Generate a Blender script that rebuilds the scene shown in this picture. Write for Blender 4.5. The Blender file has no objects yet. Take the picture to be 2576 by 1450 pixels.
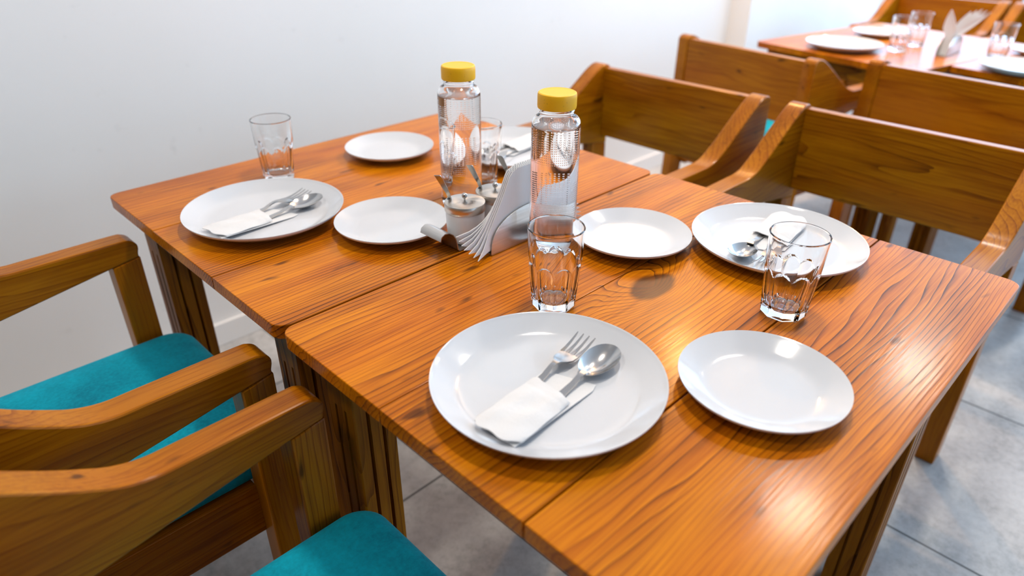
import bpy, bmesh, math, random
from mathutils import Vector, Matrix
random.seed(7)
S = bpy.context.scene
COL = S.collection
PI = math.pi
ZT = 0.72                       # table height

# ------------------------------------------------------------------ camera
cam_d = bpy.data.cameras.new('camera')
cam = bpy.data.objects.new('camera', cam_d)
COL.objects.link(cam)
S.camera = cam
YAW, PITCH, ROLL = 0.787182, 0.519870, 0.006984
cy, sy, cp, sp = math.cos(YAW), math.sin(YAW), math.cos(PITCH), math.sin(PITCH)
d = Vector((sy * cp, cy * cp, -sp))
r = Vector((cy, -sy, 0))
u = r.cross(d)
r2 = r * math.cos(ROLL) + u * math.sin(ROLL)
u2 = -r * math.sin(ROLL) + u * math.cos(ROLL)
M = Matrix((r2, u2, -d)).transposed().to_4x4()
M.translation = Vector((-0.32015, -1.40149, ZT + 0.49929))
cam.matrix_world = M
cam_d.sensor_width = 36
cam_d.lens = 1735.014 * 36 / 2576
cam_d.clip_start = 0.02
cam_d.dof.use_dof = True
cam_d.dof.focus_distance = 0.98
cam_d.dof.aperture_fstop = 2.6

# ------------------------------------------------------------------ world, lights, exposure
W = bpy.data.worlds.new('world')
S.world = W
W.use_nodes = True
bg = W.node_tree.nodes['Background']
bg.inputs[0].default_value = (0.62, 0.78, 1.0, 1)
bg.inputs[1].default_value = 1.6
S.view_settings.view_transform = 'Standard'
S.view_settings.look = 'None'
S.view_settings.gamma = 1
S.view_settings.use_curve_mapping = False
S.view_settings.exposure = -0.98


def area(name, loc, direction, sx, sz, power, color, shape='RECTANGLE'):
    l = bpy.data.lights.new(name, 'AREA')
    l.shape = shape
    l.size = sx
    l.size_y = sz
    l.energy = power
    l.color = color
    o = bpy.data.objects.new(name, l)
    o.location = loc
    zz = -Vector(direction).normalized()
    xx = (Vector((0, 0, 1)) if abs(zz.z) < 0.9 else Vector((0, 1, 0))).cross(zz).normalized()
    o.rotation_euler = Matrix((xx, zz.cross(xx), zz)).transposed().to_euler()
    COL.objects.link(o)
    return o


# daylight coming in through the two glazed openings of the room
area('daylight_right', (4.93, -1.485, 1.45), (-1, 0, -0.05), 3.6, 1.88, 185, (0.44, 0.70, 1.0))
area('daylight_front', (2.7, -4.68, 1.3), (0, 1, -0.05), 4.2, 2.2, 115, (0.55, 0.77, 1.0))

# ------------------------------------------------------------------ helpers


def srgb(r_, g_, b_):
    f = lambda c: (c / 12.92 if c <= 0.04045 else ((c + 0.055) / 1.055) ** 2.4)
    return (f(r_ / 255), f(g_ / 255), f(b_ / 255), 1)


class MB:
    """collects shapes, builds ONE mesh object; carries a grain coordinate per vertex"""

    def __init__(s):
        s.v, s.f, s.g = [], [], []

    def add(s, vs, fs, gs=None):
        o = len(s.v)
        s.v += [tuple(p) for p in vs]
        s.f += [tuple(i + o for i in f) for f in fs]
        s.g += gs if gs else [tuple(p) for p in vs]

    def add_bm(s, bm, axis='x', off=(0, 0, 0)):
        bm.verts.index_update()
        vs = [tuple(p.co) for p in bm.verts]
        fs = [[q.index for q in f.verts] for f in bm.faces]
        s.add(vs, fs, [grain(p, axis, off) for p in vs])
        bm.free()

    def board(s, poly, plane, t0, t1, bevel=0.003, axis='x', off=(0, 0, 0), seg=2):
        """polygon in a plane ('xz','xy','yz') extruded along the remaining axis"""
        bm = bmesh.new()
        a = []
        b = []
        for (p, q) in poly:
            for t, l in ((t0, a), (t1, b)):
                co = {'xz': (p, t, q), 'xy': (p, q, t), 'yz': (t, p, q)}[plane]
                l.append(bm.verts.new(co))
        bm.faces.new(a)
        bm.faces.new(b[::-1])
        n = len(a)
        for i in range(n):
            j = (i + 1) % n
            bm.faces.new((a[j], a[i], b[i], b[j]))
        bmesh.ops.recalc_face_normals(bm, faces=bm.faces)
        if bevel:
            ed = [e for e in bm.edges if len(e.link_faces) == 2 and e.calc_face_angle(0) > 0.6]
            bmesh.ops.bevel(bm, geom=ed, offset=bevel, segments=seg, profile=0.5, affect='EDGES', clamp_overlap=True)
        s.add_bm(bm, axis, off)
        return s

    def box(s, x0, x1, y0, y1, z0, z1, bevel=0.003, axis='x', off=(0, 0, 0), seg=2):
        return s.board([(x0, y0), (x1, y0), (x1, y1), (x0, y1)], 'xy', z0, z1, bevel, axis, off, seg)

    def lathe(s, prof, n=48, c=(0, 0), closed=False):
        """prof: list of (radius, z); radius 0 makes a pole"""
        vs, rings = [], []
        for (rr, z) in prof:
            if rr <= 1e-6:
                rings.append([len(vs)])
                vs.append((c[0], c[1], z))
            else:
                rings.append(list(range(len(vs), len(vs) + n)))
                for k in range(n):
                    a = 2 * PI * k / n
                    vs.append((c[0] + rr * math.cos(a), c[1] + rr * math.sin(a), z))
        fs = []
        pairs = list(zip(rings, rings[1:]))
        if closed:
            pairs.append((rings[-1], rings[0]))
        for A, B in pairs:
            for k in range(n):
                k2 = (k + 1) % n
                if len(A) == 1 and len(B) == 1:
                    continue
                if len(A) == 1:
                    fs.append((A[0], B[k2], B[k]))
                elif len(B) == 1:
                    fs.append((A[k], A[k2], B[0]))
                else:
                    fs.append((A[k], A[k2], B[k2], B[k]))
        s.add(vs, fs)
        return s

    def ribbon(s, path, halfw, thick):
        """flat bar following a 3D path; halfw(i) half width along side vector, path entries (point, side)"""
        vs, fs = [], []
        n = len(path)
        for i, (p, side) in enumerate(path):
            p = Vector(p)
            q0 = Vector(path[max(i - 1, 0)][0])
            q1 = Vector(path[min(i + 1, n - 1)][0])
            t = (q1 - q0).normalized()
            sd = Vector(side).normalized()
            nn = t.cross(sd).normalized()
            w = halfw(i)
            th = thick(i) if callable(thick) else thick
            for a, b in ((-w, -th / 2), (w, -th / 2), (w, th / 2), (-w, th / 2)):
                vs.append(p + sd * a + nn * b)
        for i in range(n - 1):
            for k in range(4):
                k2 = (k + 1) % 4
                fs.append((i * 4 + k, i * 4 + k2, i * 4 + 4 + k2, i * 4 + 4 + k))
        fs.append((3, 2, 1, 0))
        e = (n - 1) * 4
        fs.append((e, e + 1, e + 2, e + 3))
        s.add(vs, fs)
        return s

    def build(s, name, mat, parent=None, smooth=20):
        me = bpy.data.meshes.new(name)
        me.from_pydata(s.v, [], s.f)
        bm = bmesh.new()
        bm.from_mesh(me)
        bmesh.ops.recalc_face_normals(bm, faces=bm.faces)
        bm.to_mesh(me)
        bm.free()
        at = me.attributes.new('gc', 'FLOAT_VECTOR', 'POINT')
        flat = [c for g in s.g for c in g]
        at.data.foreach_set('vector', flat)
        me.polygons.foreach_set('use_smooth', [True] * len(me.polygons))
        if smooth:
            me.set_sharp_from_angle(angle=math.radians(smooth))
        me.materials.append(mat)
        o = bpy.data.objects.new(name, me)
        COL.objects.link(o)
        if parent:
            o.parent = parent
        return o


def grain(p, axis, off):
    x, y, z = p
    if axis == 'x':
        q = (x, y, z)
    elif axis == 'y':
        q = (y, x, z)
    else:
        q = (z, x, y)
    return (q[0] + off[0], q[1] + off[1], q[2] + off[2])


def rnd():
    return (random.uniform(-9, 9), random.uniform(-9, 9), random.uniform(-9, 9))


def tag(o, label, cat, group=None, kind=None):
    if label:
        o['label'] = label
    if cat:
        o['category'] = cat
    if group:
        o['group'] = group
    if kind:
        o['kind'] = kind
    return o


def thing(name, label, cat, loc=(0, 0, 0), rz=0, group=None):
    o = bpy.data.objects.new(name, None)
    o.empty_display_size = 0.05
    COL.objects.link(o)
    o.location = loc
    o.rotation_euler = (0, 0, rz)
    return tag(o, label, cat, group)


def dup(root, loc, rz, label):
    r_ = root.copy()
    COL.objects.link(r_)
    r_.location = loc
    r_.rotation_euler = (0, 0, rz)
    r_['label'] = label
    for ch in list(root.children):
        c = ch.copy()
        COL.objects.link(c)
        c.parent = r_
        for g in ch.children:
            e = g.copy()
            COL.objects.link(e)
            e.parent = c
    return r_


# ------------------------------------------------------------------ materials
def newmat(name):
    m = bpy.data.materials.new(name)
    m.use_nodes = True
    nt = m.node_tree
    return m, nt, nt.nodes['Principled BSDF']


def N(nt, typ, **kw):
    n = nt.nodes.new(typ)
    for k, v in kw.items():
        setattr(n, k, v)
    return n


def math_n(nt, op, a, b=None, c=None):
    n = N(nt, 'ShaderNodeMath', operation=op)
    for i, x in enumerate((a, b, c)):
        if x is None:
            continue
        if isinstance(x, (int, float)):
            n.inputs[i].default_value = x
        else:
            nt.links.new(x, n.inputs[i])
    return n.outputs[0]


def ramp(nt, fac, stops, interp='LINEAR'):
    n = N(nt, 'ShaderNodeValToRGB')
    n.color_ramp.interpolation = interp
    e = n.color_ramp.elements
    while len(e) < len(stops):
        e.new(0.5)
    for el, (p, c) in zip(e, stops):
        el.position = p
        el.color = c
    nt.links.new(fac, n.inputs[0])
    return n.outputs[0]


def mixc(nt, fac, a, b, mode='MIX'):
    n = N(nt, 'ShaderNodeMix', data_type='RGBA', blend_type=mode)
    if isinstance(fac, (int, float)):
        n.inputs[0].default_value = fac
    else:
        nt.links.new(fac, n.inputs[0])
    for i, x in ((6, a), (7, b)):
        if isinstance(x, tuple):
            n.inputs[i].default_value = x
        else:
            nt.links.new(x, n.inputs[i])
    return n.outputs[2]


def scaled(nt, vec, sc):
    n = N(nt, 'ShaderNodeVectorMath', operation='MULTIPLY')
    nt.links.new(vec, n.inputs[0])
    n.inputs[1].default_value = sc
    return n.outputs[0]


def noise(nt, vec, scale, detail=2, rough=0.5, dist=0):
    n = N(nt, 'ShaderNodeTexNoise')
    n.inputs['Scale'].default_value = scale
    n.inputs['Detail'].default_value = detail
    n.inputs['Roughness'].default_value = rough
    n.inputs['Distortion'].default_value = dist
    nt.links.new(vec, n.inputs['Vector'])
    return n.outputs['Fac']


def wood(name, light, mid, dark, red, knots=(), rings=120, coat_rough=0.16, bump=0.25, ringmix=1.0, coat=0.65):
    """varnished pine; grain runs along gc.x; knots = (x, y, radius_x, radius_y) in gc"""
    m, nt, B = newmat(name)
    at = N(nt, 'ShaderNodeAttribute', attribute_name='gc')
    oi = N(nt, 'ShaderNodeObjectInfo')
    off = N(nt, 'ShaderNodeCombineXYZ')
    r3 = math_n(nt, 'MULTIPLY', oi.outputs['Random'], 7.0)
    nt.links.new(r3, off.inputs[0])
    nt.links.new(r3, off.inputs[1])
    addv = N(nt, 'ShaderNodeVectorMath', operation='ADD')
    nt.links.new(at.outputs['Vector'], addv.inputs[0])
    if not knots:
        nt.links.new(off.outputs[0], addv.inputs[1])
    g = addv.outputs[0]
    sep = N(nt, 'ShaderNodeSeparateXYZ')
    nt.links.new(g, sep.inputs[0])
    warp = noise(nt, scaled(nt, g, (1.3, 9, 9)), 1.0, 2, 0.5)
    warp2 = noise(nt, scaled(nt, g, (6, 30, 30)), 1.0, 2, 0.5)
    v = math_n(nt, 'ADD', sep.outputs[1], math_n(nt, 'MULTIPLY', sep.outputs[2], 0.6))
    ph = math_n(nt, 'ADD', math_n(nt, 'MULTIPLY', v, rings), math_n(nt, 'MULTIPLY', warp, 11.0))
    ph = math_n(nt, 'ADD', ph, math_n(nt, 'MULTIPLY', warp2, 0.9))
    kmask = None
    for (kx, ky, rx, ry) in knots:
        dx = math_n(nt, 'DIVIDE', math_n(nt, 'SUBTRACT', sep.outputs[0], kx), rx)
        dy = math_n(nt, 'DIVIDE', math_n(nt, 'SUBTRACT', sep.outputs[1], ky), ry)
        d2 = math_n(nt, 'ADD', math_n(nt, 'MULTIPLY', dx, dx), math_n(nt, 'MULTIPLY', dy, dy))
        wob = math_n(nt, 'MULTIPLY', math_n(nt, 'SUBTRACT', warp2, 0.5), 0.9)
        dd = math_n(nt, 'ADD', math_n(nt, 'SQRT', d2), wob)
        near = math_n(nt, 'SUBTRACT', 1.0, math_n(nt, 'SMOOTH_MIN', 1.0, math_n(nt, 'MULTIPLY', dd, 0.38), 0.2))
        core = N(nt, 'ShaderNodeMapRange', interpolation_type='SMOOTHSTEP')
        nt.links.new(dd, core.inputs[0])
        core.inputs[1].default_value = 1.15
        core.inputs[2].default_value = 0.75
        ph = math_n(nt, 'ADD', ph, math_n(nt, 'MULTIPLY', near, 7.0))
        kmask = core.outputs[0] if kmask is None else math_n(nt, 'MAXIMUM', kmask, core.outputs[0])
    saw = math_n(nt, 'FRACT', ph)
    sn = math_n(nt, 'MULTIPLY_ADD', math_n(nt, 'SINE', math_n(nt, 'MULTIPLY', ph, 2 * PI)), 0.5, 0.5)
    ring = math_n(nt, 'ADD', math_n(nt, 'MULTIPLY', math_n(nt, 'POWER', saw, 2.4), 0.85), math_n(nt, 'MULTIPLY', sn, 0.25))
    fib = noise(nt, scaled(nt, g, (7, 260, 260)), 1.0, 3, 0.6)
    patch = noise(nt, scaled(nt, g, (1.1, 7, 7)), 1.3, 3, 0.55)
    patch2 = noise(nt, scaled(nt, g, (3.2, 16, 16)), 1.0, 3, 0.6)
    # how strongly the rings show varies over the board
    amp = N(nt, 'ShaderNodeMapRange')
    nt.links.new(patch, amp.inputs[0])
    amp.inputs[1].default_value = 0.35
    amp.inputs[2].default_value = 0.65
    amp.inputs[3].default_value = 0.35 * ringmix
    amp.inputs[4].default_value = 1.1 * ringmix
    t = math_n(nt, 'MULTIPLY', ring, amp.outputs[0])
    t = math_n(nt, 'ADD', t, math_n(nt, 'MULTIPLY', math_n(nt, 'SUBTRACT', fib, 0.5), 0.7))
    t = math_n(nt, 'ADD', t, math_n(nt, 'MULTIPLY', math_n(nt, 'SUBTRACT', patch2, 0.5), 0.9))
    colr = ramp(nt, t, [(0.0, light), (0.32, mid), (0.85, dark)])
    rp = N(nt, 'ShaderNodeMapRange')
    nt.links.new(noise(nt, scaled(nt, g, (0.8, 5, 5)), 1.7, 2, 0.5), rp.inputs[0])
    rp.inputs[1].default_value = 0.45
    rp.inputs[2].default_value = 0.7
    rp.inputs[4].default_value = 0.55
    colr = mixc(nt, rp.outputs[0], colr, red, 'MULTIPLY')
    # small dark flecks
    fl = noise(nt, scaled(nt, g, (14, 45, 45)), 1.0, 1, 0.5)
    flm = N(nt, 'ShaderNodeMapRange')
    nt.links.new(fl, flm.inputs[0])
    flm.inputs[1].default_value = 0.72
    flm.inputs[2].default_value = 0.80
    flm.inputs[4].default_value = 0.75
    colr = mixc(nt, flm.outputs[0], colr, (dark[0] * 0.45, dark[1] * 0.5, dark[2], 1))
    if kmask is not None:
        kc = mixc(nt, sn, (dark[0] * 0.30, dark[1] * 0.26, dark[2] * 0.6, 1), (dark[0] * 0.62, dark[1] * 0.50, dark[2], 1))
        colr = mixc(nt, math_n(nt, 'MULTIPLY', kmask, 0.9), colr, kc)
    nt.links.new(colr, B.inputs['Base Color'])
    B.inputs['Roughness'].default_value = 0.42
    B.inputs['Specular IOR Level'].default_value = 0.06
    B.inputs['Coat IOR'].default_value = 1.31
    B.inputs['Coat Weight'].default_value = coat
    B.inputs['Coat Roughness'].default_value = coat_rough
    bp = N(nt, 'ShaderNodeBump')
    bp.inputs['Strength'].default_value = bump
    bp.inputs['Distance'].default_value = 0.0005
    hgt = math_n(nt, 'ADD', math_n(nt, 'MULTIPLY', ring, 0.35), math_n(nt, 'MULTIPLY', fib, 0.8))
    hgt = math_n(nt, 'ADD', hgt, math_n(nt, 'MULTIPLY', noise(nt, scaled(nt, g, (14, 45, 45)), 1.0, 2, 0.5), 1.6))
    nt.links.new(hgt, bp.inputs['Height'])
    nt.links.new(bp.outputs[0], B.inputs['Normal'])
    nt.links.new(bp.outputs[0], B.inputs['Coat Normal'])
    return m


KN = [(0.449, -0.926, 0.043, 0.025)]
LT, MD, DK, RD = (0.68, 0.222, 0.001, 1), (0.46, 0.124, 0.001, 1), (0.095, 0.021, 0.001, 1), (0.92, 0.68, 0.55, 1)
M_TOP = wood('varnished_pine_top', LT, MD, DK, RD, coat_rough=0.17, coat=0.5)
M_TOPK = wood('varnished_pine_top_with_knot', LT, MD, DK, RD, knots=KN, coat_rough=0.17, coat=0.5)
CL, CM, CD, CR = (0.44, 0.155, 0.002, 1), (0.29, 0.085, 0.001, 1), (0.08, 0.018, 0.001, 1), (0.95, 0.68, 0.5, 1)
M_CH = wood('varnished_chair_wood', CL, CM, CD, CR, rings=105, coat_rough=0.2, bump=0.2, ringmix=0.62, coat=0.5)
M_LEG = wood('table_leg_wood', (0.36, 0.13, 0.003, 1), (0.22, 0.068, 0.002, 1), (0.05, 0.012, 0.001, 1), CR, rings=40, coat_rough=0.25, bump=0.15, ringmix=0.8, coat=0.2)

M_TEAL, nt, B = newmat('teal_velvet')
tc = N(nt, 'ShaderNodeTexCoord')
n1 = noise(nt, tc.outputs['Object'], 9, 4, 0.6)
n2 = noise(nt, tc.outputs['Object'], 160, 3, 0.7)
f_ = math_n(nt, 'ADD', math_n(nt, 'MULTIPLY', n1, 0.6), math_n(nt, 'MULTIPLY', n2, 0.4))
nt.links.new(ramp(nt, f_, [(0.35, (0.0, 0.24, 0.36, 1)), (0.65, (0.0, 0.46, 0.64, 1))]), B.inputs['Base Color'])
B.inputs['Roughness'].default_value = 0.85
B.inputs['Specular IOR Level'].default_value = 0.2
B.inputs['Sheen Weight'].default_value = 0.12
B.inputs['Sheen Tint'].default_value = (0.3, 0.9, 1, 1)
bp = N(nt, 'ShaderNodeBump')
bp.inputs['Strength'].default_value = 0.25
bp.inputs['Distance'].default_value = 0.001
nt.links.new(n2, bp.inputs['Height'])
nt.links.new(bp.outputs[0], B.inputs['Normal'])

M_PORC, nt, B = newmat('white_porcelain')
B.inputs['Base Color'].default_value = (0.63, 0.645, 0.68, 1)
B.inputs['Roughness'].default_value = 0.12
B.inputs['Coat Weight'].default_value = 0.4
B.inputs['Coat Roughness'].default_value = 0.04

M_JAR, nt, B = newmat('white_ceramic')
B.inputs['Base Color'].default_value = (0.78, 0.79, 0.82, 1)
B.inputs['Roughness'].default_value = 0.3

M_STEEL, nt, B = newmat('polished_steel')
B.inputs['Base Color'].default_value = (0.52, 0.51, 0.50, 1)
B.inputs['Metallic'].default_value = 1
B.inputs['Roughness'].default_value = 0.16

M_BRUSH, nt, B = newmat('brushed_steel')
tc = N(nt, 'ShaderNodeTexCoord')
br = noise(nt, scaled(nt, tc.outputs['Object'], (4, 4, 260)), 1.5, 3, 0.6)
nt.links.new(ramp(nt, br, [(0.3, (0.50, 0.47, 0.44, 1)), (0.7, (0.66, 0.63, 0.60, 1))]), B.inputs['Base Color'])
B.inputs['Metallic'].default_value = 1
B.inputs['Roughness'].default_value = 0.30

M_LID, nt, B = newmat('spun_steel')
B.inputs['Base Color'].default_value = (0.62, 0.58, 0.53, 1)
B.inputs['Metallic'].default_value = 1
B.inputs['Roughness'].default_value = 0.28
B.inputs['Anisotropic'].default_value = 0.85
tg = N(nt, 'ShaderNodeTangent', direction_type='RADIAL', axis='Z')
nt.links.new(tg.outputs[0], B.inputs['Tangent'])

M_GLASS, nt, B = newmat('clear_glass')
B.inputs['Base Color'].default_value = (0.985, 0.99, 0.99, 1)
B.inputs['Transmission Weight'].default_value = 1
B.inputs['Roughness'].default_value = 0
B.inputs['IOR'].default_value = 1.45

M_BOT, nt, B = newmat('bottle_glass_and_water')
B.inputs['Base Color'].default_value = (0.985, 0.99, 0.99, 1)
B.inputs['Transmission Weight'].default_value = 1
B.inputs['Roughness'].default_value = 0
B.inputs['IOR'].default_value = 1.36
tc = N(nt, 'ShaderNodeTexCoord')
sep = N(nt, 'ShaderNodeSeparateXYZ')
nt.links.new(tc.outputs['Object'], sep.inputs[0])
ang = math_n(nt, 'ARCTAN2', sep.outputs[1], sep.outputs[0])
da = math_n(nt, 'SINE', math_n(nt, 'MULTIPLY', ang, 76))
dz = math_n(nt, 'SINE', math_n(nt, 'MULTIPLY', sep.outputs[2], 2 * PI / 0.0036))
dot = math_n(nt, 'MULTIPLY', math_n(nt, 'MAXIMUM', da, 0), math_n(nt, 'MAXIMUM', dz, 0))
za = math_n(nt, 'MULTIPLY', math_n(nt, 'GREATER_THAN', sep.outputs[2], 0.048), math_n(nt, 'LESS_THAN', sep.outputs[2], 0.185))
bnd = math_n(nt, 'GREATER_THAN', math_n(nt, 'SINE', math_n(nt, 'MULTIPLY_ADD', sep.outputs[2], 75.0, 1.0)), -0.45)
dot = math_n(nt, 'MULTIPLY', dot, math_n(nt, 'MULTIPLY', za, bnd))
bp = N(nt, 'ShaderNodeBump')
bp.inputs['Strength'].default_value = 0.5
bp.inputs['Distance'].default_value = 0.0007
nt.links.new(dot, bp.inputs['Height'])
nt.links.new(bp.outputs[0], B.inputs['Normal'])

M_CAP, nt, B = newmat('yellow_plastic')
tc = N(nt, 'ShaderNodeTexCoord')
n1 = noise(nt, tc.outputs['Object'], 420, 2, 0.5)
sepc = N(nt, 'ShaderNodeSeparateXYZ')
nt.links.new(tc.outputs['Object'], sepc.inputs[0])
sidem = math_n(nt, 'LESS_THAN', sepc.outputs[2], 0.243)
spk = math_n(nt, 'MULTIPLY', math_n(nt, 'GREATER_THAN', n1, 0.68), math_n(nt, 'MULTIPLY_ADD', sidem, 0.35, 0.05))
nt.links.new(mixc(nt, spk, (0.86, 0.47, 0.0, 1), (0.26, 0.15, 0.01, 1)), B.inputs['Base Color'])
B.inputs['Roughness'].default_value = 0.45

M_NAP, nt, B = newmat('white_paper_napkin')
tc = N(nt, 'ShaderNodeTexCoord')
B.inputs['Base Color'].default_value = (0.73, 0.73, 0.74, 1)
B.inputs['Roughness'].default_value = 0.95
B.inputs['Specular IOR Level'].default_value = 0.1
sp_ = scaled(nt, tc.outputs['Object'], (700, 700, 700))
sepn = N(nt, 'ShaderNodeSeparateXYZ')
nt.links.new(sp_, sepn.inputs[0])
emb = math_n(nt, 'MULTIPLY', math_n(nt, 'SINE', math_n(nt, 'MULTIPLY', sepn.outputs[0], 4.0)), math_n(nt, 'SINE', math_n(nt, 'MULTIPLY', sepn.outputs[1], 4.0)))
n1 = noise(nt, tc.outputs['Object'], 35, 3, 0.6)
hh = math_n(nt, 'ADD', math_n(nt, 'MULTIPLY', emb, 0.12), math_n(nt, 'MULTIPLY', n1, 1.6))
bp = N(nt, 'ShaderNodeBump')
bp.inputs['Strength'].default_value = 0.5
bp.inputs['Distance'].default_value = 0.0015
nt.links.new(hh, bp.inputs['Height'])
nt.links.new(bp.outputs[0], B.inputs['Normal'])

M_TISSUE = M_NAP.copy()
M_TISSUE.name = 'thin_white_tissue'
nt = M_TISSUE.node_tree
B = nt.nodes['Principled BSDF']
B.inputs['Base Color'].default_value = (0.88, 0.88, 0.89, 1)
for n_ in nt.nodes:
    if n_.type == 'BUMP':
        n_.inputs['Strength'].default_value = 0.12
tr = N(nt, 'ShaderNodeBsdfTranslucent')
tr.inputs[0].default_value = (0.90, 0.90, 0.91, 1)
mx = N(nt, 'ShaderNodeMixShader')
mx.inputs[0].default_value = 0.18
nt.links.new(B.outputs[0], mx.inputs[1])
nt.links.new(tr.outputs[0], mx.inputs[2])
nt.links.new(mx.outputs[0], nt.nodes['Material Output'].inputs[0])

M_WALL, nt, B = newmat('white_wall_paint')
tc = N(nt, 'ShaderNodeTexCoord')
n1 = noise(nt, tc.outputs['Object'], 1.6, 3, 0.5)
n2 = noise(nt, tc.outputs['Object'], 22, 2, 0.5)
sm = N(nt, 'ShaderNodeMapRange')
nt.links.new(n2, sm.inputs[0])
sm.inputs[1].default_value = 0.70
sm.inputs[2].default_value = 0.85
sm.inputs[4].default_value = 0.25
wc = ramp(nt, n1, [(0.3, (0.855, 0.855, 0.85, 1)), (0.7, (0.885, 0.885, 0.885, 1))])
nt.links.new(mixc(nt, sm.outputs[0], wc, (0.62, 0.61, 0.60, 1)), B.inputs['Base Color'])
B.inputs['Roughness'].default_value = 0.55
B.inputs['Specular IOR Level'].default_value = 0.3
bp = N(nt, 'ShaderNodeBump')
bp.inputs['Strength'].default_value = 0.08
bp.inputs['Distance'].default_value = 0.002
nt.links.new(noise(nt, tc.outputs['Object'], 60, 3, 0.6), bp.inputs['Height'])
nt.links.new(bp.outputs[0], B.inputs['Normal'])

M_DARKW, nt, B = newmat('brown_wall_paint')
B.inputs['Base Color'].default_value = (0.30, 0.26, 0.22, 1)
B.inputs['Roughness'].default_value = 0.7

M_CEIL, nt, B = newmat('white_ceiling_paint')
B.inputs['Base Color'].default_value = (0.82, 0.82, 0.82, 1)
B.inputs['Roughness'].default_value = 0.9

M_FLOOR, nt, B = newmat('grey_stone_tile')
tc = N(nt, 'ShaderNodeTexCoord')
sepf = N(nt, 'ShaderNodeSeparateXYZ')
nt.links.new(tc.outputs['Object'], sepf.inputs[0])
T = 0.605


def gr(sock, o0):
    f0 = math_n(nt, 'FRACT', math_n(nt, 'DIVIDE', math_n(nt, 'ADD', math_n(nt, 'SUBTRACT', sock, o0), 60 * T), T))
    return math_n(nt, 'ABSOLUTE', math_n(nt, 'SUBTRACT', f0, 0.5))


gm = math_n(nt, 'GREATER_THAN', math_n(nt, 'MAXIMUM', gr(sepf.outputs[0], 1.036), gr(sepf.outputs[1], -0.424)), 0.5 - 0.0030 / T)
n1 = noise(nt, tc.outputs['Object'], 7, 6, 0.65)
n2 = noise(nt, tc.outputs['Object'], 55, 4, 0.7)
f_ = math_n(nt, 'ADD', math_n(nt, 'MULTIPLY', n1, 0.5), math_n(nt, 'MULTIPLY', n2, 0.5))
fc = ramp(nt, f_, [(0.32, (0.31, 0.31, 0.31, 1)), (0.5, (0.49, 0.49, 0.49, 1)), (0.68, (0.60, 0.60, 0.60, 1))])
nt.links.new(mixc(nt, gm, fc, (0.10, 0.10, 0.10, 1)), B.inputs['Base Color'])
B.inputs['Roughness'].default_value = 0.38
B.inputs['Specular IOR Level'].default_value = 0.4

M_ALU, nt, B = newmat('white_window_frame_paint')
B.inputs['Base Color'].default_value = (0.8, 0.8, 0.8, 1)
B.inputs['Roughness'].default_value = 0.4
M_LAMP, nt, B = newmat('lamp_diffuser_glow')
B.inputs['Base Color'].default_value = (1, 1, 1, 1)
B.inputs['Emission Color'].default_value = (1.0, 0.88, 0.70, 1)
B.inputs['Emission Strength'].default_value = 30

# ------------------------------------------------------------------ the room
X0, X1, Y0, YB, YP, H = -2.6, 4.95, -4.7, 0.485, 0.375, 2.64
XJ = 3.15


def struct(name, mb, m):
    o = mb.build(name, m)
    return tag(o, None, None, kind='structure')


struct('floor', MB().box(X0 - .15, X1 + .15, Y0 - .15, YB + .15, -0.1, 0, 0), M_FLOOR)
struct('ceiling', MB().box(X0 - .15, X1 + .15, Y0 - .15, YB + .15, H, H + .1, 0), M_CEIL)
struct('wall_back', MB().board([(X0, YB), (XJ, YB), (XJ, YP), (X1, YP), (X1, YB + .12), (X0, YB + .12)], 'xy', 0, H, 0), M_WALL)
struct('wall_left', MB().box(X0 - .12, X0, Y0, YB + .12, 0, H, 0), M_DARKW)
mb = MB()                                   # right wall with a wide window opening y -3.3..0.33, z 0.5..2.4
mb.box(X1, X1 + .12, Y0, YB + .12, 0, 0.5, 0)
mb.box(X1, X1 + .12, Y0, YB + .12, 2.4, H, 0)
mb.box(X1, X1 + .12, 0.33, YB + .12, 0.5, 2.4, 0)
mb.box(X1, X1 + .12, Y0, -3.3, 0.5, 2.4, 0)
struct('wall_right', mb, M_WALL)
mb = MB()                                   # front wall with a shop front opening x 0.6..4.8, z 0.15..2.4
mb.box(X0, X1, Y0 - .12, Y0, 0, 0.15, 0)
mb.box(X0, X1, Y0 - .12, Y0, 2.4, H, 0)
mb.box(X0, 0.6, Y0 - .12, Y0, 0.15, 2.4, 0)
mb.box(4.8, X1 + .12, Y0 - .12, Y0, 0.15, 2.4, 0)
struct('wall_front', mb, M_DARKW)
mb = MB().box(X0, XJ - .012, YB - .012, YB, 0, 0.075, 0.002)
struct('baseboard_back', mb, M_WALL)
mb = MB()
for (a, b) in ((-3.3, -3.26), (-2.2, -2.16), (-1.1, -1.06), (0.29, 0.33)):
    mb.box(X1 + .02, X1 + .07, a, b, 0.5, 2.4, 0.003)
mb.box(X1 + .02, X1 + .07, -3.3, 0.33, 0.5, 0.54, 0.003)
mb.box(X1 + .02, X1 + .07, -3.3, 0.33, 2.36, 2.4, 0.003)
struct('window_1', mb, M_ALU)
mb = MB()
for a in (0.6, 1.64, 2.68, 3.72, 4.76):
    mb.box(a, a + .04, Y0 - .08, Y0 - .03, 0.15, 2.4, 0.003)
mb.box(0.6, 4.8, Y0 - .08, Y0 - .03, 0.15, 0.2, 0.003)
mb.box(0.6, 4.8, Y0 - .08, Y0 - .03, 2.36, 2.4, 0.003)
struct('window_2', mb, M_ALU)

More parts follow.
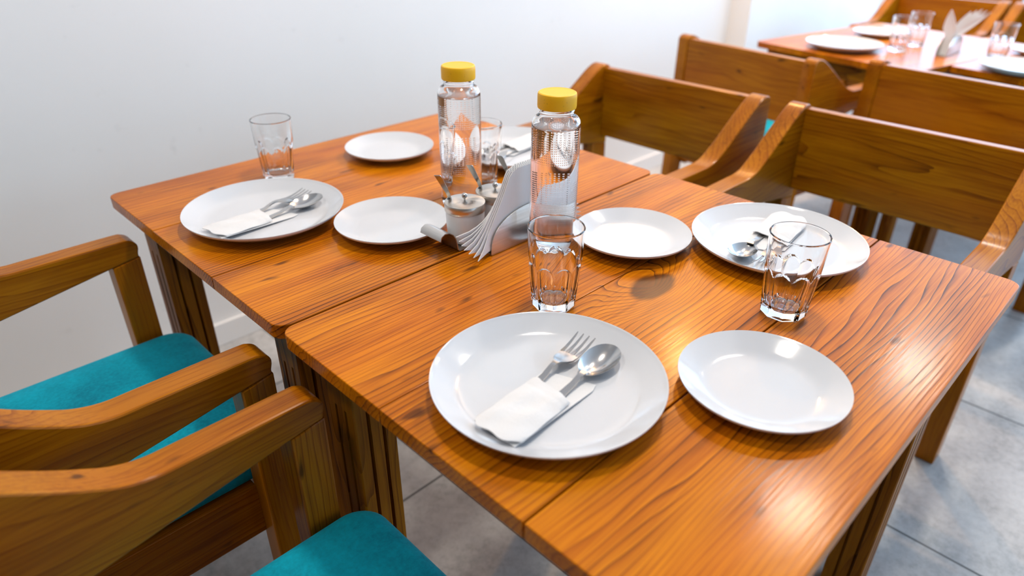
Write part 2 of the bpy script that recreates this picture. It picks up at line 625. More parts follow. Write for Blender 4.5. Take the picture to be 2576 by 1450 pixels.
# ceiling lamps: a row of round recessed downlights (out of the frame, mirrored in the varnish)
LAMP_W = 34
li = 0
for (lx, ly) in ((-0.9, -0.77), (0.62, -0.77), (2.14, -0.77), (3.66, -0.77)):
    t = thing('ceiling_downlight', 'round recessed ceiling downlight, in the row above the dining tables', 'ceiling light', (lx, ly, H), 0, 'ceiling downlights')
    MB().lathe([(0.105, -0.001), (0.125, -0.001), (0.127, -0.006), (0.105, -0.012), (0.1, -0.006)], 40, closed=True).build('trim_ring', M_ALU, t)
    MB().lathe([(0, -0.004), (0.104, -0.004), (0.104, -0.001), (0, -0.001)], 40).build('diffuser', M_LAMP, t)
    a_ = area('downlight_beam', (lx, ly, H - 0.014), (0, 0, -1), 0.2, 0.2, LAMP_W * (0.55 if lx < 0 else 1.0), (1.0, 0.91, 0.80), 'DISK')

t = thing('corner_spotlight', 'small warm recessed spotlight in the ceiling by the wall corner', 'ceiling light', (2.75, 0.22, H))
MB().lathe([(0.045, -0.001), (0.06, -0.001), (0.061, -0.005), (0.045, -0.010), (0.042, -0.005)], 32, closed=True).build('trim_ring', M_ALU, t)
MB().lathe([(0, -0.004), (0.044, -0.004), (0.044, -0.001), (0, -0.001)], 32).build('diffuser', M_LAMP, t)
area('corner_spotlight_beam', (2.75, 0.22, H - 0.014), (0.12, 0.1, -1), 0.08, 0.08, 60, (1.0, 0.54, 0.20), 'DISK')

# ------------------------------------------------------------------ tables
TL, TW = 0.853, 0.647


def rc(x0, x1, y0, y1, rad, corners):
    """rectangle with some rounded corners: ccw from (x0,y0)"""
    pts = []
    for k, (cx, cy_, a0) in enumerate(((x0, y0, PI), (x1, y0, 1.5 * PI), (x1, y1, 0), (x0, y1, 0.5 * PI))):
        if k in corners:
            ox = cx + rad * (1 if k in (0, 3) else -1)
            oy = cy_ + rad * (1 if k in (0, 1) else -1)
            for i in range(7):
                a = a0 + i / 6 * PI / 2
                pts.append((ox + rad * math.cos(a), oy + rad * math.sin(a)))
        else:
            pts.append((cx, cy_))
    return pts


def leg_mb(cx, cy_, seed):
    w, g, dp = 0.0325, 0.0028, 0.009

    def sect(groove):
        side = []
        for s_ in (-0.011, 0.012):
            if groove:
                side += [(s_ - g, 0), (s_ - g * 0.4, dp), (s_ + g * 0.4, dp), (s_ + g, 0)]
        pts = []
        for k in range(4):
            a = k * PI / 2
            ca, sa = math.cos(a), math.sin(a)
            loc = [(-w + 0.002, -w)] + [(q[0], -w + q[1]) for q in side] + [(w - 0.002, -w)]
            for (px, py) in loc:
                pts.append((cx + px * ca - py * sa, cy_ + px * sa + py * ca))
        return pts
    off = (seed * 3.1, seed * 1.7, seed * 0.9)
    m_ = MB()
    m_.board(sect(True), 'xy', 0.0, 0.61, 0, 'z', off)
    m_.board(sect(False), 'xy', 0.61, ZT - 0.022, 0, 'z', off)
    return m_


def make_table(loc, label, mat, planks, gap, rz=0):
    """local origin: floor under the corner nearest the wall on the left; table spans x 0..TL, y -TW..0"""
    t = thing('dining_table', label, 'table', loc, rz, None)
    mb_ = MB()
    for i, (a, b) in enumerate(planks):
        cor = set()
        if i == 0:
            cor |= {2, 3}
        if i == len(planks) - 1:
            cor |= {0, 1}
        ya, yb = a - (gap[i] if i else 0), b
        off = (0, 0, 0) if mat is M_TOPK else (i * 2.3 + loc[0], i * 1.31, loc[0])
        if mat is M_TOPK:
            off = (loc[0], loc[1], 0)
        mb_.board(rc(0, TL, yb, ya, 0.02, cor), 'xy', ZT - 0.022, ZT, 0.0014, 'x', off)
    for (a, b) in planks[:-1]:                  # battens closing the seams from below
        mb_.box(0.06, TL - 0.06, b - 0.012, b + 0.012, ZT - 0.0275, ZT - 0.0215, 0, 'x', (5, 5, 5))
    mb_.build('tabletop', mat, t)
    L0, Wd = 0.035, 0.065
    m_ = MB()
    for y_ in (-L0 - 0.022, -TW + L0 + 0.004):
        m_.box(L0 + Wd - 0.002, TL - L0 - Wd + 0.002, y_, y_ + 0.018, ZT - 0.082, ZT - 0.022, 0.0015, 'x', rnd())
    for x_ in (L0 + 0.002, TL - L0 - 0.020):
        m_.box(x_, x_ + 0.018, -TW + L0 + Wd - 0.002, -L0 - Wd + 0.002, ZT - 0.082, ZT - 0.022, 0.0015, 'y', rnd())
    m_.build('apron', M_LEG, t)
    for k, (lx, ly) in enumerate(((L0 + Wd / 2, -L0 - Wd / 2), (L0 + Wd / 2, -TW + L0 + Wd / 2), (TL - L0 - Wd / 2, -L0 - Wd / 2), (TL - L0 - Wd / 2, -TW + L0 + Wd / 2))):
        leg_mb(lx, ly, k + loc[0]).build('leg', M_LEG, t)
    return t


make_table((0, 0, 0), 'orange varnished plank table nearest the white wall, without the big knot', M_TOP, [(0, -0.222), (-0.222, -0.45), (-0.45, -TW)], [0, .0012, .0012])
YT = -0.6515
make_table((0, YT, 0), 'nearest orange varnished plank table with a large dark knot in its top', M_TOPK, [(0, -0.222), (-0.222, -0.4465), (-0.4465, -0.655)], [0, .0012, .0022])
X2, Y2, A2 = 2.370, -0.068, math.radians(-11)
make_table((X2, Y2, 0), 'background wooden table by the wall at top right, reflecting bright daylight', M_TOP, [(0, -0.222), (-0.222, -0.45), (-0.45, -TW)], [0, .0012, .0012], A2)
make_table((X2 + math.sin(A2) * -YT + 0.192, Y2 + math.cos(A2) * YT - 0.037, 0), 'background wooden table cut by the right edge of the photo, carrying an empty big plate', M_TOP, [(0, -0.222), (-0.222, -0.45), (-0.45, -TW)], [0, .0012, .0012], A2)

# ------------------------------------------------------------------ chairs
CW = 0.271          # half width
AT = 0.043          # arm board thickness


def smooth_pts(p, n=4):
    out = []
    for i in range(len(p) - 1):
        p0, p1, p2, p3 = p[max(i - 1, 0)], p[i], p[i + 1], p[min(i + 2, len(p) - 1)]
        for k in range(n):
            t = k / n
            out.append(tuple(0.5 * (2 * b + (c - a) * t + (2 * a - 5 * b + 4 * c - e) * t * t + (3 * b - a - 3 * c + e) * t ** 3)
                             for a, b, c, e in zip(p0, p1, p2, p3)))
    return out + [p[-1]]


def make_chair(label):
    """local: front of the arms at x=0, back toward -x, facing +x"""
    t = thing('armchair', label, 'chair', (0, 0, 0), 0, None)
    z = lambda q: ZT + q
    top = [(-0.004, -0.082), (-0.001, -0.068), (-0.006, -0.058), (-0.016, -0.052), (-0.030, -0.050), (-0.10, -0.050), (-0.17, -0.050), (-0.205, -0.0495),
           (-0.235, -0.042), (-0.26, -0.029), (-0.285, -0.014), (-0.31, 0.003), (-0.335, 0.020), (-0.36, 0.036), (-0.38, 0.049), (-0.40, 0.061),
           (-0.42, 0.070), (-0.437, 0.073), (-0.452, 0.069), (-0.46, 0.060)]
    bot = [(-0.462, -0.165), (-0.004, -0.088)]
    prof = [(a, z(b)) for a, b in smooth_pts(top, 3) + bot]
    for s_ in (1, -1):
        y0 = s_ * CW
        y1 = s_ * (CW - AT)
        m_ = MB().board(prof, 'xz', min(y0, y1), max(y0, y1), 0.004, 'x', rnd())
        m_.build('arm_side', M_CH, t)
        m_ = MB().board([(-0.002, z(-0.0876)), (-0.052, z(-0.096)), (-0.050, 0), (-0.004, 0)], 'xz', min(y0, y1), max(y0, y1), 0.003, 'z', rnd())
        m_.build('leg', M_CH, t)
        m_ = MB().board([(-0.400, z(-0.1545)), (-0.461, z(-0.1648)), (-0.478, 0), (-0.425, 0)], 'xz', min(y0, y1), max(y0, y1), 0.003, 'z', rnd())
        m_.build('leg', M_CH, t)
        ya, yb = s_ * (CW - 0.034), s_ * (CW - 0.060)
        MB().box(-0.41, -0.050, min(ya, yb), max(ya, yb), z(-0.395), z(-0.299), 0.002, 'x', rnd()).build('side_rail', M_CH, t)
    MB().box(-0.456, -0.430, -CW + AT - 0.001, CW - AT + 0.001, z(-0.135), z(0.064), 0.003, 'y', rnd()).build('back_panel', M_CH, t)
    MB().box(-0.046, -0.022, -CW + AT - 0.001, CW - AT + 0.001, z(-0.375), z(-0.300), 0.002, 'y', rnd()).build('front_rail', M_CH, t)
    MB().box(-0.434, -0.412, -CW + AT - 0.001, CW - AT + 0.001, z(-0.375), z(-0.300), 0.002, 'y', rnd()).build('back_rail', M_CH, t)
    # upholstered seat: puffy slab with rounded front corners
    m_ = MB()
    n = 14
    hw = CW - AT - 0.004
    xf, xb = 0.040, -0.405
    outl = []
    rad = 0.045
    for (cx, cy_, a0) in ((xf - rad, -hw + rad, -PI / 2), (xf - rad, hw - rad, 0), (xb + .02, hw - .02, PI / 2), (xb + .02, -hw + .02, PI)):
        rr = rad if cx > -0.2 else 0.02
        for i in range(9):
            a = a0 + i / 8 * PI / 2
            outl.append((cx + rr * math.cos(a), cy_ + rr * math.sin(a)))
    cxm, cym = (xf + xb) / 2, 0
    rings = [(0.97, -0.298), (1.0, -0.292), (1.0, -0.275), (0.985, -0.262), (0.955, -0.254), (0.90, -0.249), (0.75, -0.246), (0.5, -0.244), (0.2, -0.243)]
    vs, fs = [], []
    k = len(outl)
    for (s2, zz) in rings:
        for (px, py) in outl:
            # inset keeps the rim distance even
            ex = (xf - xb) / 2
            inx = (1 - s2) * ex
            vs.append((cxm + (px - cxm) * (1 - inx / ex), cym + (py - cym) * (1 - inx / hw * 0.999), z(zz)))
    for i in range(len(rings) - 1):
        for j in range(k):
            j2 = (j + 1) % k
            fs.append((i * k + j, i * k + j2, (i + 1) * k + j2, (i + 1) * k + j))
    fs.append(tuple(range(k))[::-1])
    fs.append(tuple(range((len(rings) - 1) * k, len(rings) * k)))
    m_.add(vs, fs)
    m_.build('seat', M_TEAL, t, 50)
    return t


ch = make_chair('wooden armchair with a teal seat beside the white wall, left of the far table')
ch.location = (0, -0.342, 0)
places = [
    (0.0, -0.975, 0, 'nearest wooden armchair with a bright teal seat, cut by the lower left corner'),
    (0.885, -0.372, PI, 'low-backed wooden armchair by the wall, right behind the yellow-capped bottles'),
    (0.885, -0.975, PI, 'low-backed wooden armchair behind the big plate on the nearest table, its arm shining in daylight'),
    (2.312, -0.350, math.radians(-9), 'background armchair seen from behind against the wall, two curved humps on its back'),
    (2.380, -0.968, math.radians(-7), 'background armchair seen from behind at the right edge, second from the wall'),
    (3.38, -0.30, PI - math.radians(3), 'far armchair facing us behind the background glasses and napkins'),
    (3.35, -0.865, PI - math.radians(3), 'far armchair facing us in the top right corner of the photo'),
    (4.62, -0.30, 0, 'farthest armchair, only a sliver of its back showing at the top right edge'),
    (4.60, -0.87, 0, 'farthest armchair in the extreme top right corner, nearly hidden'),
]
for (x, y, rz, lab) in places:
    dup(ch, (x, y, 0), rz, lab)

# ------------------------------------------------------------------ plates


def plate_mb(R, rim, foot, well):
    m_ = MB()
    t_ = 0.0035
    w1 = well * 1.06
    sl = lambda q: (w1 + (R - w1) * q, 0.0068 + (rim - 0.0068) * q ** 1.12)
    up = [(0, t_ + 0.002), (well * 0.6, t_ + 0.002), (well * 0.92, t_ + 0.0021), (well * 0.99, t_ + 0.0025)] + [sl(q) for q in (0.04, 0.2, 0.4, 0.6, 0.8, 0.93)]
    up += [(R * 0.992, rim - 0.0003), (R, rim), (R * 1.001, rim - 0.0012), (R * 0.995, rim - 0.0026)]
    lo = [(sl(q)[0], sl(q)[1] - t_) for q in (0.93, 0.75, 0.5, 0.25)] + [(foot * 1.06, 0.0022), (foot * 1.03, 0.0), (foot * 0.97, 0.0), (foot * 0.95, 0.0018), (0, 0.0018)]
    m_.lathe(up + lo, 96)
    return m_


RB, RS = 0.135, 0.0957
pb = plate_mb(RB, 0.0245, 0.080, 0.097).build('dinner_plate', M_PORC, smooth=60)
ps = plate_mb(RS, 0.0205, 0.052, 0.062).build('side_plate', M_PORC, smooth=60)


def put(src, x, y, label, cat, group=None, z=ZT + 0.0003, rz=0, first=[]):
    if src.name in first:
        o = src.copy()
        COL.objects.link(o)
    else:
        first.append(src.name)
        o = src
    o.location = (x, y, z)
    o.rotation_euler = (0, 0, rz)
    return tag(o, label, cat, group)


put(pb, 0.1577, -0.9844, 'largest white dinner plate in front, carrying wrapped fork and spoon', 'plate')
put(pb, 0.6935, -0.9940, 'white dinner plate right of centre, behind a tumbler, holding a tilted spoon', 'plate')
put(pb, 0.1624, -0.3102, 'white dinner plate at the left end of the table by the wall, holding wrapped cutlery', 'plate')
put(pb, 0.710, -0.370, 'white dinner plate half hidden behind the two water bottles', 'plate')
put(pb, 2.47, -0.370, 'white dinner plate on the background table, nearest to the wall', 'plate')
put(pb, 2.50, -0.950, 'white dinner plate on the background table cut by the right edge', 'plate')
put(ps, 0.3346, -1.1564, 'empty white side plate at the lower right, nearest the bottom of the photo', 'plate')
put(ps, 0.5475, -0.8148, 'empty white side plate just right of the front bottle', 'plate')
put(ps, 0.2950, -0.4995, 'empty white side plate left of the condiment jars', 'plate')
put(ps, 0.5258, -0.1775, 'empty white side plate by the wall, left of the rear bottle', 'plate')
put(ps, 2.84, -0.36, 'white side plate on the background table, left of the two background glasses', 'plate')
put(ps, 2.87, -0.92, 'white side plate at the right edge, behind the lone background glass', 'plate')

# ------------------------------------------------------------------ tumblers


def tumbler():
    n, H_ = 126, 0.1195
    F = 9
    rim_r, sh_r, base_r = 0.0385, 0.0362, 0.0300
    m_ = MB()
    outer = []
    zs = [0.0, 0.0015, 0.004, 0.010] + [0.010 + i * 0.0047 for i in range(1, 10)] + [0.0535 + i * 0.0012 for i in range(18)] + [0.077, 0.082, 0.090, 0.1, 0.110, 0.1165]
    zs = sorted(set(zs))
    vs, fs = [], []

    def rad(th, z_):
        ph = ((th / (2 * PI) * F) % 1.0) * 2 - 1          # -1..1 inside one facet
        th_l = ph * PI / F
        zb = 0.0700 - 0.0105 * ph * ph
        cone = sh_r - 0.0008 + (rim_r - sh_r + 0.0008) * max(0, (z_ - 0.058)) / (H_ - 0.058) if z_ > 0.058 else sh_r - 0.0008
        corner = base_r + (0.0355 - base_r) * min(1, z_ / 0.066)
        plane = corner * math.cos(PI / F) / math.cos(th_l)
        s_ = max(0, min(1, (z_ - zb) / 0.0032))
        s_ = s_ * s_ * (3 - 2 * s_)
        rr = plane * (1 - s_) + cone * s_
        if z_ < 0.002:
            rr -= (0.002 - z_) * 0.8
        return rr
    for z_ in zs:
        for k_ in range(n):
            a = 2 * PI * k_ / n
            rr = rad(a, z_)
            vs.append((rr * math.cos(a), rr * math.sin(a), z_))
    prof = [(rim_r, 0.1183), (rim_r - 0.0007, 0.1195), (rim_r - 0.0017, 0.1195), (rim_r - 0.0024, 0.1183), (rim_r - 0.0027, 0.110), (0.0345, 0.085),
            (0.0325, 0.060), (0.0300, 0.035), (0.0280, 0.020), (0.0260, 0.0145), (0.0220, 0.0120), (0.012, 0.0108)]
    for (rr, z_) in prof:
        for k_ in range(n):
            a = 2 * PI * k_ / n
            vs.append((rr * math.cos(a), rr * math.sin(a), z_))
    nr = len(zs) + len(prof)
    for i in range(nr - 1):
        for k_ in range(n):
            k2 = (k_ + 1) % n
            fs.append((i * n + k_, i * n + k2, (i + 1) * n + k2, (i + 1) * n + k_))
    vs.append((0, 0, 0.0106))
    c1 = len(vs) - 1
    vs.append((0, 0, 0.0012))
    c0 = len(vs) - 1
    e = (nr - 1) * n
    for k_ in range(n):
        k2 = (k_ + 1) % n
        fs.append((e + k_, e + k2, c1))
        fs.append((k2, k_, c0))
    m_.add(vs, fs)
    return m_.build('tumbler', M_GLASS, smooth=28)


tb = tumbler()
put(tb, 0.3074, -0.8580, 'faceted glass tumbler in front of the bottle, above the largest plate', 'glass', rz=0.35)
put(tb, 0.5175, -1.0935, 'faceted glass tumbler at right, in front of the plate with the tilted spoon', 'glass', rz=0.1)
put(tb, 0.2805, -0.1411, 'faceted glass tumbler by the white wall, behind the left plate', 'glass', rz=0.5)
put(tb, 0.555, -0.4455, 'faceted glass tumbler half hidden behind the rear bottle', 'glass', rz=0.2)
put(tb, 2.575, -0.525, 'left tumbler of the overlapping pair on the background table', 'glass', rz=0.2)
put(tb, 2.735, -0.535, 'right tumbler of the overlapping pair on the background table, touching the fanned napkins in view', 'glass', rz=0.6)
put(tb, 2.675, -0.825, 'lone background tumbler at the right, above the plate cut by the edge', 'glass', rz=0.4)

# ------------------------------------------------------------------ bottles


def bottle(label, x, y, rz):
    t = thing('water_bottle', label, 'bottle', (x, y, ZT + 0.0003), rz)
    Rb = 0.0372
    prof = [(0, 0.0025), (0.028, 0.0022), (0.0325, 0.0), (0.0352, 0.0012), (0.0368, 0.006), (Rb, 0.012)]
    prof += [(Rb, 0.012 + i * 0.0185) for i in range(1, 11)]
    prof += [(0.0368, 0.2030), (0.0352, 0.2085), (0.0322, 0.2125), (0.0285, 0.2150), (0.0264, 0.2168), (0.0258, 0.2190), (0.0262, 0.2215), (0.0268, 0.2225), (0.0262, 0.2235), (0.0258, 0.2330),
             (0.0238, 0.2330), (0.0238, 0.2180), (0.0262, 0.2130), (0.0310, 0.2085), (0.0338, 0.2040), (0.0345, 0.1995), (0.0340, 0.1985), (0, 0.1985)]
    MB().lathe(prof, 96).build('glass_body', M_BOT, t, 60)
    cap = [(0, 0.2482), (0.018, 0.2482), (0.0245, 0.2484), (0.0265, 0.2488), (0.0282, 0.2478), (0.0289, 0.2455), (0.0291, 0.2420), (0.0291, 0.2290), (0.0286, 0.2262), (0.0276, 0.2258), (0.0270, 0.2270), (0.0270, 0.2345), (0, 0.2345)]
    MB().lathe(cap, 64).build('screw_cap', M_CAP, t, 40)
    return t


bottle('clear water bottle with yellow cap, the rear left one standing behind the condiment jars', 0.4578, -0.4944, 0.3)
bottle('clear water bottle with yellow cap, the front right one behind a tumbler', 0.4440, -0.7308, 1.1)

# ------------------------------------------------------------------ condiment set
CX = 0.432


def caddy(label, x, y, jars=True):
    t = thing('condiment_caddy', label, 'caddy', (x, y, ZT + 0.0002))
    m_ = MB()
    # tray bent from one sheet, curled lips at both ends
    pathL = [(-0.150, 0.030), (-0.148, 0.037), (-0.141, 0.0405), (-0.132, 0.039), (-0.124, 0.033), (-0.1195, 0.025), (-0.117, 0.015), (-0.1155, 0.006), (-0.112, 0.0018)]
    pathR = [(-a, b) for a, b in reversed(pathL)]
    if jars:
        path = [((a, 0, b), (0, 1, 0)) for a, b in pathL + [(-0.05, 0.0016), (0.05, 0.0016)] + pathR]
        m_.ribbon(path, lambda i: 0.0250, 0.0014)
        m_.build('tray', M_BRUSH, t, 50)
    hp = []
    for i in range(25):
        a = PI * i / 24
        hp.append((0.087 * math.cos(a), 0.004 + 0.062 * math.sin(a) ** 0.75))
    pts = [(0.087, 0.0018)] + hp[:] + [(-0.087, 0.0018)]
    ys = (-0.0715, -0.0515) if jars else (-0.017, 0.017)
    for yy in ys:
        MB().board(pts, 'xz', yy - 0.0007, yy + 0.0007, 0.0003).build('holder_plate', M_BRUSH, t, 40)
    MB().box(-0.085, 0.085, ys[0], ys[1], 0.0006, 0.0022, 0.0003).build('holder_base', M_BRUSH, t)
    return t


caddy('brushed steel condiment caddy with curled tray end, in the middle of the tables', CX, -0.6205)
caddy('small steel napkin holder on the background table', 2.66, -0.675, False)


def jar(label, x, y):
    t = thing('condiment_jar', label, 'jar', (x, y, ZT + 0.0032))
    MB().lathe([(0, 0), (0.022, 0), (0.0265, 0.002), (0.0285, 0.006), (0.0300, 0.016), (0.0310, 0.030), (0.0315, 0.045), (0.0315, 0.054), (0.0295, 0.054), (0.029, 0.03), (0.025, 0.006), (0, 0.005)], 64).build('jar_body', M_JAR, t, 50)
    lid = MB().lathe([(0.0318, 0.0535), (0.0330, 0.0535), (0.0332, 0.0545), (0.0332, 0.0655), (0.0325, 0.0668), (0.031, 0.0672), (0.012, 0.0686), (0, 0.0690), (0, 0.0660), (0.0315, 0.0645)], 64, closed=False).build('lid', M_LID, t, 40)
    MB().lathe([(0.0018, 0.0685), (0.0018, 0.0715), (0.0034, 0.0725), (0.0046, 0.0748), (0.0048, 0.0765), (0.0042, 0.0790), (0.0026, 0.0806), (0, 0.0811)], 28).build('knob', M_STEEL, lid, 60)
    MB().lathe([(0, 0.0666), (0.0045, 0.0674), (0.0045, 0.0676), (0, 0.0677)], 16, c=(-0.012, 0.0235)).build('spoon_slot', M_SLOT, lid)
    return t


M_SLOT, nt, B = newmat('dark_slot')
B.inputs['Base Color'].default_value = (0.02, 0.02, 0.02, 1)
jar('white condiment jar with steel lid, nearest the tray lip', CX - 0.077, -0.6205)
jar('white condiment jar with steel lid, the middle one behind the napkins', CX - 0.0095, -0.6205)
jar('white condiment jar with steel lid, the far one almost hidden by napkins', CX + 0.058, -0.6205)


def jar_spoon(label, x, y):
    m_ = MB()
    # handle rises through the slot in the lid, tip bent over
    p = [((0, 0, 0.0)), ((-0.003, 0.001, 0.010)), ((-0.0085, 0.003, 0.022)), ((-0.014, 0.005, 0.034)), ((-0.0172, 0.0062, 0.0405)), ((-0.0188, 0.0068, 0.0425))]
    ws = [0.0026, 0.0032, 0.0042, 0.0048, 0.0050, 0.0048]
    m_.ribbon([(q, (0.72, -0.69, 0)) for q in p], lambda i: ws[i], 0.0011)
    o = m_.build('condiment_spoon', M_STEEL, None, 50)
    o.location = (x - 0.0118, y + 0.0228, ZT + 0.0032 + 0.0680)
    return tag(o, label, 'spoon')


jar_spoon('small steel spoon handle rising from the jar nearest the tray lip', CX - 0.077, -0.6205)
jar_spoon('small steel spoon handle rising from the middle condiment jar', CX - 0.0095, -0.6205)
jar_spoon('small steel spoon handle rising from the far jar beside the napkins', CX + 0.058, -0.6205)

# paper napkins standing fanned in the holders


def napkin_sheet(i, n_, fan_low, fan_top, pack):
    """one folded tissue in the xz plane around x=0; i/n_ place in the fan"""
    m_ = MB()
    f = (i - (n_ - 1) / 2) / ((n_ - 1) / 2)
    nx, nz = 30, 12
    rs = random.Random(i * 13 + n_)
    vs, fs = [], []
    for side in (0.0, 0.0016):
        for a in range(nx + 1):
            uu = a / nx * 2 - 1
            for b in range(nz + 1):
                w = b / nz
                # left / right edge curves in from the wide foot to the narrower serrated top
                half = 0.134 - 0.092 * w ** 0.62 - 0.006 * abs(f) + 0.004 * f
                ztop = 0.131 - 0.003 * abs(f)
                x = uu * half
                if b == nz:
                    zz = ztop + 0.0022 * ((a * 7 + i) % 2) - 0.014 * max(0, abs(uu) - 0.6)
                else:
                    zz = 0.006 + (ztop - 0.006) * w
                lift = 0.030 * max(0, abs(uu) - 0.62) / 0.38 * (1 - w) ** 2
                x += 1.04 * f * pack * min(1, w * 2.4)
                zz += lift * (0.5 + 0.5 * f)
                end = max(0, (abs(x) - 0.088) / 0.044)
                y = f * (pack + fan_low * end * (1 - w) + fan_top * w ** 2) + 0.0010 * math.sin(uu * 7 + i) * end
                vs.append((x, y + side, zz))
    k_ = (nx + 1) * (nz + 1)
    for s_ in (0, 1):
        for a in range(nx):
            for b in range(nz):
                q = [s_ * k_ + a * (nz + 1) + b, s_ * k_ + (a + 1) * (nz + 1) + b, s_ * k_ + (a + 1) * (nz + 1) + b + 1, s_ * k_ + a * (nz + 1) + b + 1]
                fs.append(tuple(q))
    for a in range(nx):
        for b in (0, nz):
            q0, q1 = a * (nz + 1) + b, (a + 1) * (nz + 1) + b
            fs.append((q0, q1, q1 + k_, q0 + k_))
    for b in range(nz):
        for a in (0, nx):
            q0 = a * (nz + 1) + b
            fs.append((q0, q0 + 1, q0 + 1 + k_, q0 + k_))
    m_.add(vs, fs)
    return m_


for i in range(7):
    o = napkin_sheet(i, 7, 0.016, 0.0, 0.0060).build('paper_napkin', M_TISSUE, None, 60)
    o.location = (CX, -0.6205 - 0.0623, ZT + 0.0025)
    tag(o, 'white paper napkin fanned in the steel holder between the two bottles', 'napkin', 'napkins in the caddy')


def leaf(h, w, lean, seed):
    """folded tissue ending in a point: stands on its narrow foot, bends sideways (y) by lean"""
    m_ = MB()
    n_ = 14
    vs, fs = [], []
    for sd in (0, 1):
        for i in range(n_ + 1):
            t_ = i / n_
            hw = 0.5 * w * max(0.02, math.sin(PI * min(1, 0.16 + 0.84 * t_ ** 1.15)) ** 0.8) if t_ < 1 else 0.001
            cyy = lean * max(0, (t_ - 0.36) / 0.64) ** 1.15
            hw = min(hw, 0.0125 + 0.06 * max(0, t_ - 0.42))
            for j in range(5):
                q = j / 4 * 2 - 1
                vs.append((0.006 * (1 - q * q) * t_ - 0.0016 * sd + 0.004 * math.sin(4 * t_ + seed), cyy + q * hw, h * t_))
    k_ = (n_ + 1) * 5
    for sd in (0, 1):
        for i in range(n_):
            for j in range(4):
                q0 = sd * k_ + i * 5 + j
                fs.append((q0, q0 + 1, q0 + 6, q0 + 5))
    for i in range(n_):
        for j in (0, 4):
            q0 = i * 5 + j
            fs.append((q0, q0 + 5, q0 + 5 + k_, q0 + k_))
    for j in range(4):
        for i in (0, n_):
            q0 = i * 5 + j
            fs.append((q0, q0 + 1, q0 + 1 + k_, q0 + k_))
    m_.add(vs, fs)
    return m_


for i, (dx, dy, h_, w_, ln) in enumerate(((-0.045, 0.003, 0.150, 0.046, 0.014), (0.030, 0.002, 0.142, 0.040, -0.028), (0.020, 0.001, 0.148, 0.036, -0.046),
                                          (0.010, 0.0, 0.154, 0.034, -0.062), (0.0, -0.001, 0.152, 0.034, -0.078), (-0.010, -0.002, 0.150, 0.034, -0.094))):
    o = leaf(h_, w_, ln, i).build('paper_napkin', M_TISSUE, None, 60)
    o.location = (2.66 + dx, -0.675 + dy, ZT + 0.0025)
    tag(o, 'white pointed paper napkin fanned in the small holder on the background table', 'napkin', 'napkins on the background table')

# ------------------------------------------------------------------ wrapped cutlery


def spoon_mb():
    """handle from x=-0.115 to 0.0, bowl to x=0.068; z up, bowl facing up"""
    m_ = MB()
    hp = [(-0.105, 0.0), (-0.09, 0.0005), (-0.05, 0.0015), (-0.020, 0.0040), (-0.008, 0.0075), (0.0, 0.0080), (0.006, 0.0068)]
    ws = [0.0062, 0.0066, 0.0050, 0.0036, 0.0030, 0.0034, 0.0052]
    m_.ribbon([((x, 0, z_), (0, 1, 0)) for x, z_ in hp], lambda i: ws[i], lambda i: 0.0020)
    nu, nv = 28, 9
    L_, cx = 0.0335, 0.0345
    vs, fs = [], []
    for side in (0, 1):
        for j in range(nv + 1):
            rr = j / nv
            for k_ in range(nu):
                a = 2 * PI * k_ / nu
                cxx = math.cos(a)
                wid = 0.0210 * (1 + 0.10 * cxx)
                x = cx + L_ * rr * cxx
                y = wid * rr * math.sin(a)
                dep = 0.0105 * (1 - rr ** 2.2)
                z_ = 0.0085 - dep + 0.0025 * (rr * cxx) - side * (0.0014 * (1 - 0.5 * rr))
                vs.append((x, y, z_))
    k0 = (nv + 1) * nu
    for s_ in (0, 1):
        for j in range(nv):
            for k_ in range(nu):
                k2 = (k_ + 1) % nu
                fs.append((s_ * k0 + j * nu + k_, s_ * k0 + j * nu + k2, s_ * k0 + (j + 1) * nu + k2, s_ * k0 + (j + 1) * nu + k_))
    for k_ in range(nu):
        k2 = (k_ + 1) % nu
        fs.append((nv * nu + k_, nv * nu + k2, k0 + nv * nu + k2, k0 + nv * nu + k_))
    m_.add(vs, fs)
    return m_


def fork_mb():
    m_ = MB()
    hp = [(-0.105, 0.0), (-0.09, 0.0005), (-0.05, 0.0015), (-0.020, 0.0045), (-0.008, 0.0085), (0.0, 0.0095), (0.007, 0.0085), (0.013, 0.0065), (0.021, 0.0042), (0.031, 0.0030), (0.034, 0.0028)]
    ws = [0.0062, 0.0066, 0.0050, 0.0036, 0.0030, 0.0032, 0.0055, 0.0098, 0.0122, 0.0126, 0.0126]
    m_.ribbon([((x, 0, z_), (0, 1, 0)) for x, z_ in hp], lambda i: ws[i], 0.0019)
    for k_ in range(4):
        y = -0.0108 + k_ * 0.0072
        tp = [(0.032, 0.0029), (0.043, 0.0030), (0.056, 0.0046), (0.068, 0.0074), (0.074, 0.0092)]
        tw = [0.0019, 0.0017, 0.0015, 0.0011, 0.0006]
        m_.ribbon([((x, y * (1 + 0.04 * i), z_), (0, 1, 0)) for i, (x, z_) in enumerate(tp)], lambda i: tw[i], lambda i: 0.0019 - 0.0002 * i)
    return m_


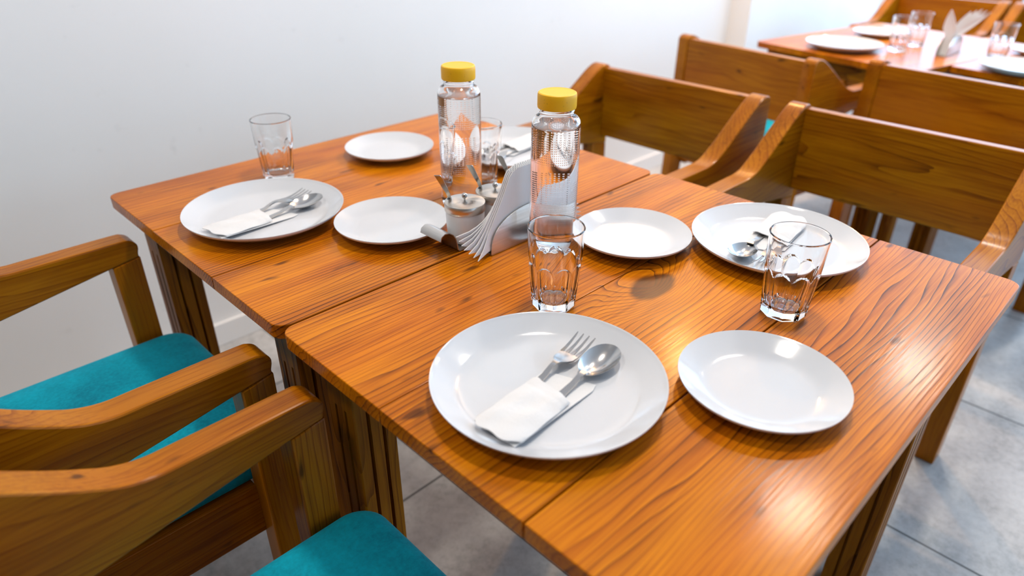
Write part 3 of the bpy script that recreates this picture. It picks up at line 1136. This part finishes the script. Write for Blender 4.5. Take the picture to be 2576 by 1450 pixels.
def wrap_mb(seed):
    """flat napkin pocket: under layer with an open flap, puffed upper layer"""
    m_ = MB()
    rs = random.Random(seed)
    nx, ny = 36, 18
    w = 0.0315
    vs, fs = [], []

    def bump(x, y):
        e = 1 - abs(y / w) ** 4
        b = 0.0062 * max(0, e) ** 0.6
        b += 0.0012 * math.exp(-((y - 0.013) / 0.008) ** 2) + 0.0012 * math.exp(-((y + 0.013) / 0.008) ** 2)
        b += 0.0005 * math.sin(x * 140 + y * 90 + seed) + 0.0004 * math.sin(y * 260 + x * 60)
        if -0.002 < x - 0.012 - 0.1 * y < 0.002:
            b -= 0.0004
        return b
    # upper pocket -0.078..0.024
    for a in range(nx + 1):
        uu = a / nx
        for b in range(ny + 1):
            y = -w + 2 * w * b / ny
            xl = -0.078 + 0.012 * max(0, (abs(y) - 0.018) / 0.0135) ** 1.5 + 0.0015 * math.sin(y * 210 + seed)
            xr = 0.020 + 0.17 * (y + w) + 0.0008 * math.sin(y * 320)
            x = xl + (xr - xl) * uu
            yy = y * (1 - 0.06 * uu)
            vs.append((x, yy, 0.0016 + bump(x, yy * 0.98) * (0.75 + 0.25 * math.sin(PI * min(1, uu * 3) / 2))))
    n_top = len(vs)
    for a in range(nx + 1):
        for b in range(ny + 1):
            q = vs[a * (ny + 1) + b]
            vs.append((q[0], q[1], max(0.0012, q[2] - 0.0012)))
    for s_ in (0, n_top):
        for a in range(nx):
            for b in range(ny):
                q = s_ + a * (ny + 1) + b
                fs.append((q, q + ny + 1, q + ny + 2, q + 1))
    for a in range(nx):
        for b in (0, ny):
            q = a * (ny + 1) + b
            fs.append((q, q + ny + 1, q + ny + 1 + n_top, q + n_top))
    for b in range(ny):
        for a in (0, nx):
            q = a * (ny + 1) + b
            fs.append((q, q + 1, q + 1 + n_top, q + n_top))
    m_.add(vs, fs)
    # under layer
    m_.board([(-0.074, -0.029), (0.060, -0.0335), (0.072, -0.030), (0.058, 0.020), (0.048, 0.0315), (-0.070, 0.030)], 'xy', 0.0, 0.0011, 0)
    return m_


spn = spoon_mb().build('spoon', M_STEEL, None, 50)
frk = fork_mb().build('fork', M_STEEL, None, 35)
wrp = wrap_mb(1).build('wrapped_napkin', M_NAP, None, 60)


def setting(px, py, rz, where, flip=False, tilt=0, parts=('spoon', 'fork')):
    z0 = ZT + 0.0058
    ca, sa = math.cos(rz), math.sin(rz)
    P_ = lambda a, b: (px + a * ca - b * sa, py + a * sa + b * ca)
    o = put(wrp, *P_(-0.033, -0.0145), 'white paper napkin wrapped round cutlery on ' + where, 'napkin', z=z0 + 0.0040, rz=rz + 0.09)
    o.rotation_euler = (0, 0.05, rz + 0.09)
    o = put(frk, *P_(0.026, 0.0135), 'steel fork tucked in the napkin on ' + where, 'fork', z=z0 + 0.0046, rz=rz + 0.16)
    o = put(spn, *P_(0.036, -0.0215), 'steel spoon tucked in the napkin on ' + where, 'spoon', z=z0 + 0.0046, rz=rz + 0.10)
    return o


setting(0.1577, -0.9844, 0.0, 'the largest front plate')
setting(0.1624, -0.3102, 0.02, 'the left plate by the wall')
o = setting(0.6909, -0.9911, PI + 0.02, 'the right plate behind a tumbler')
setting(0.710, -0.370, PI - 0.05, 'the plate half hidden behind the bottles')
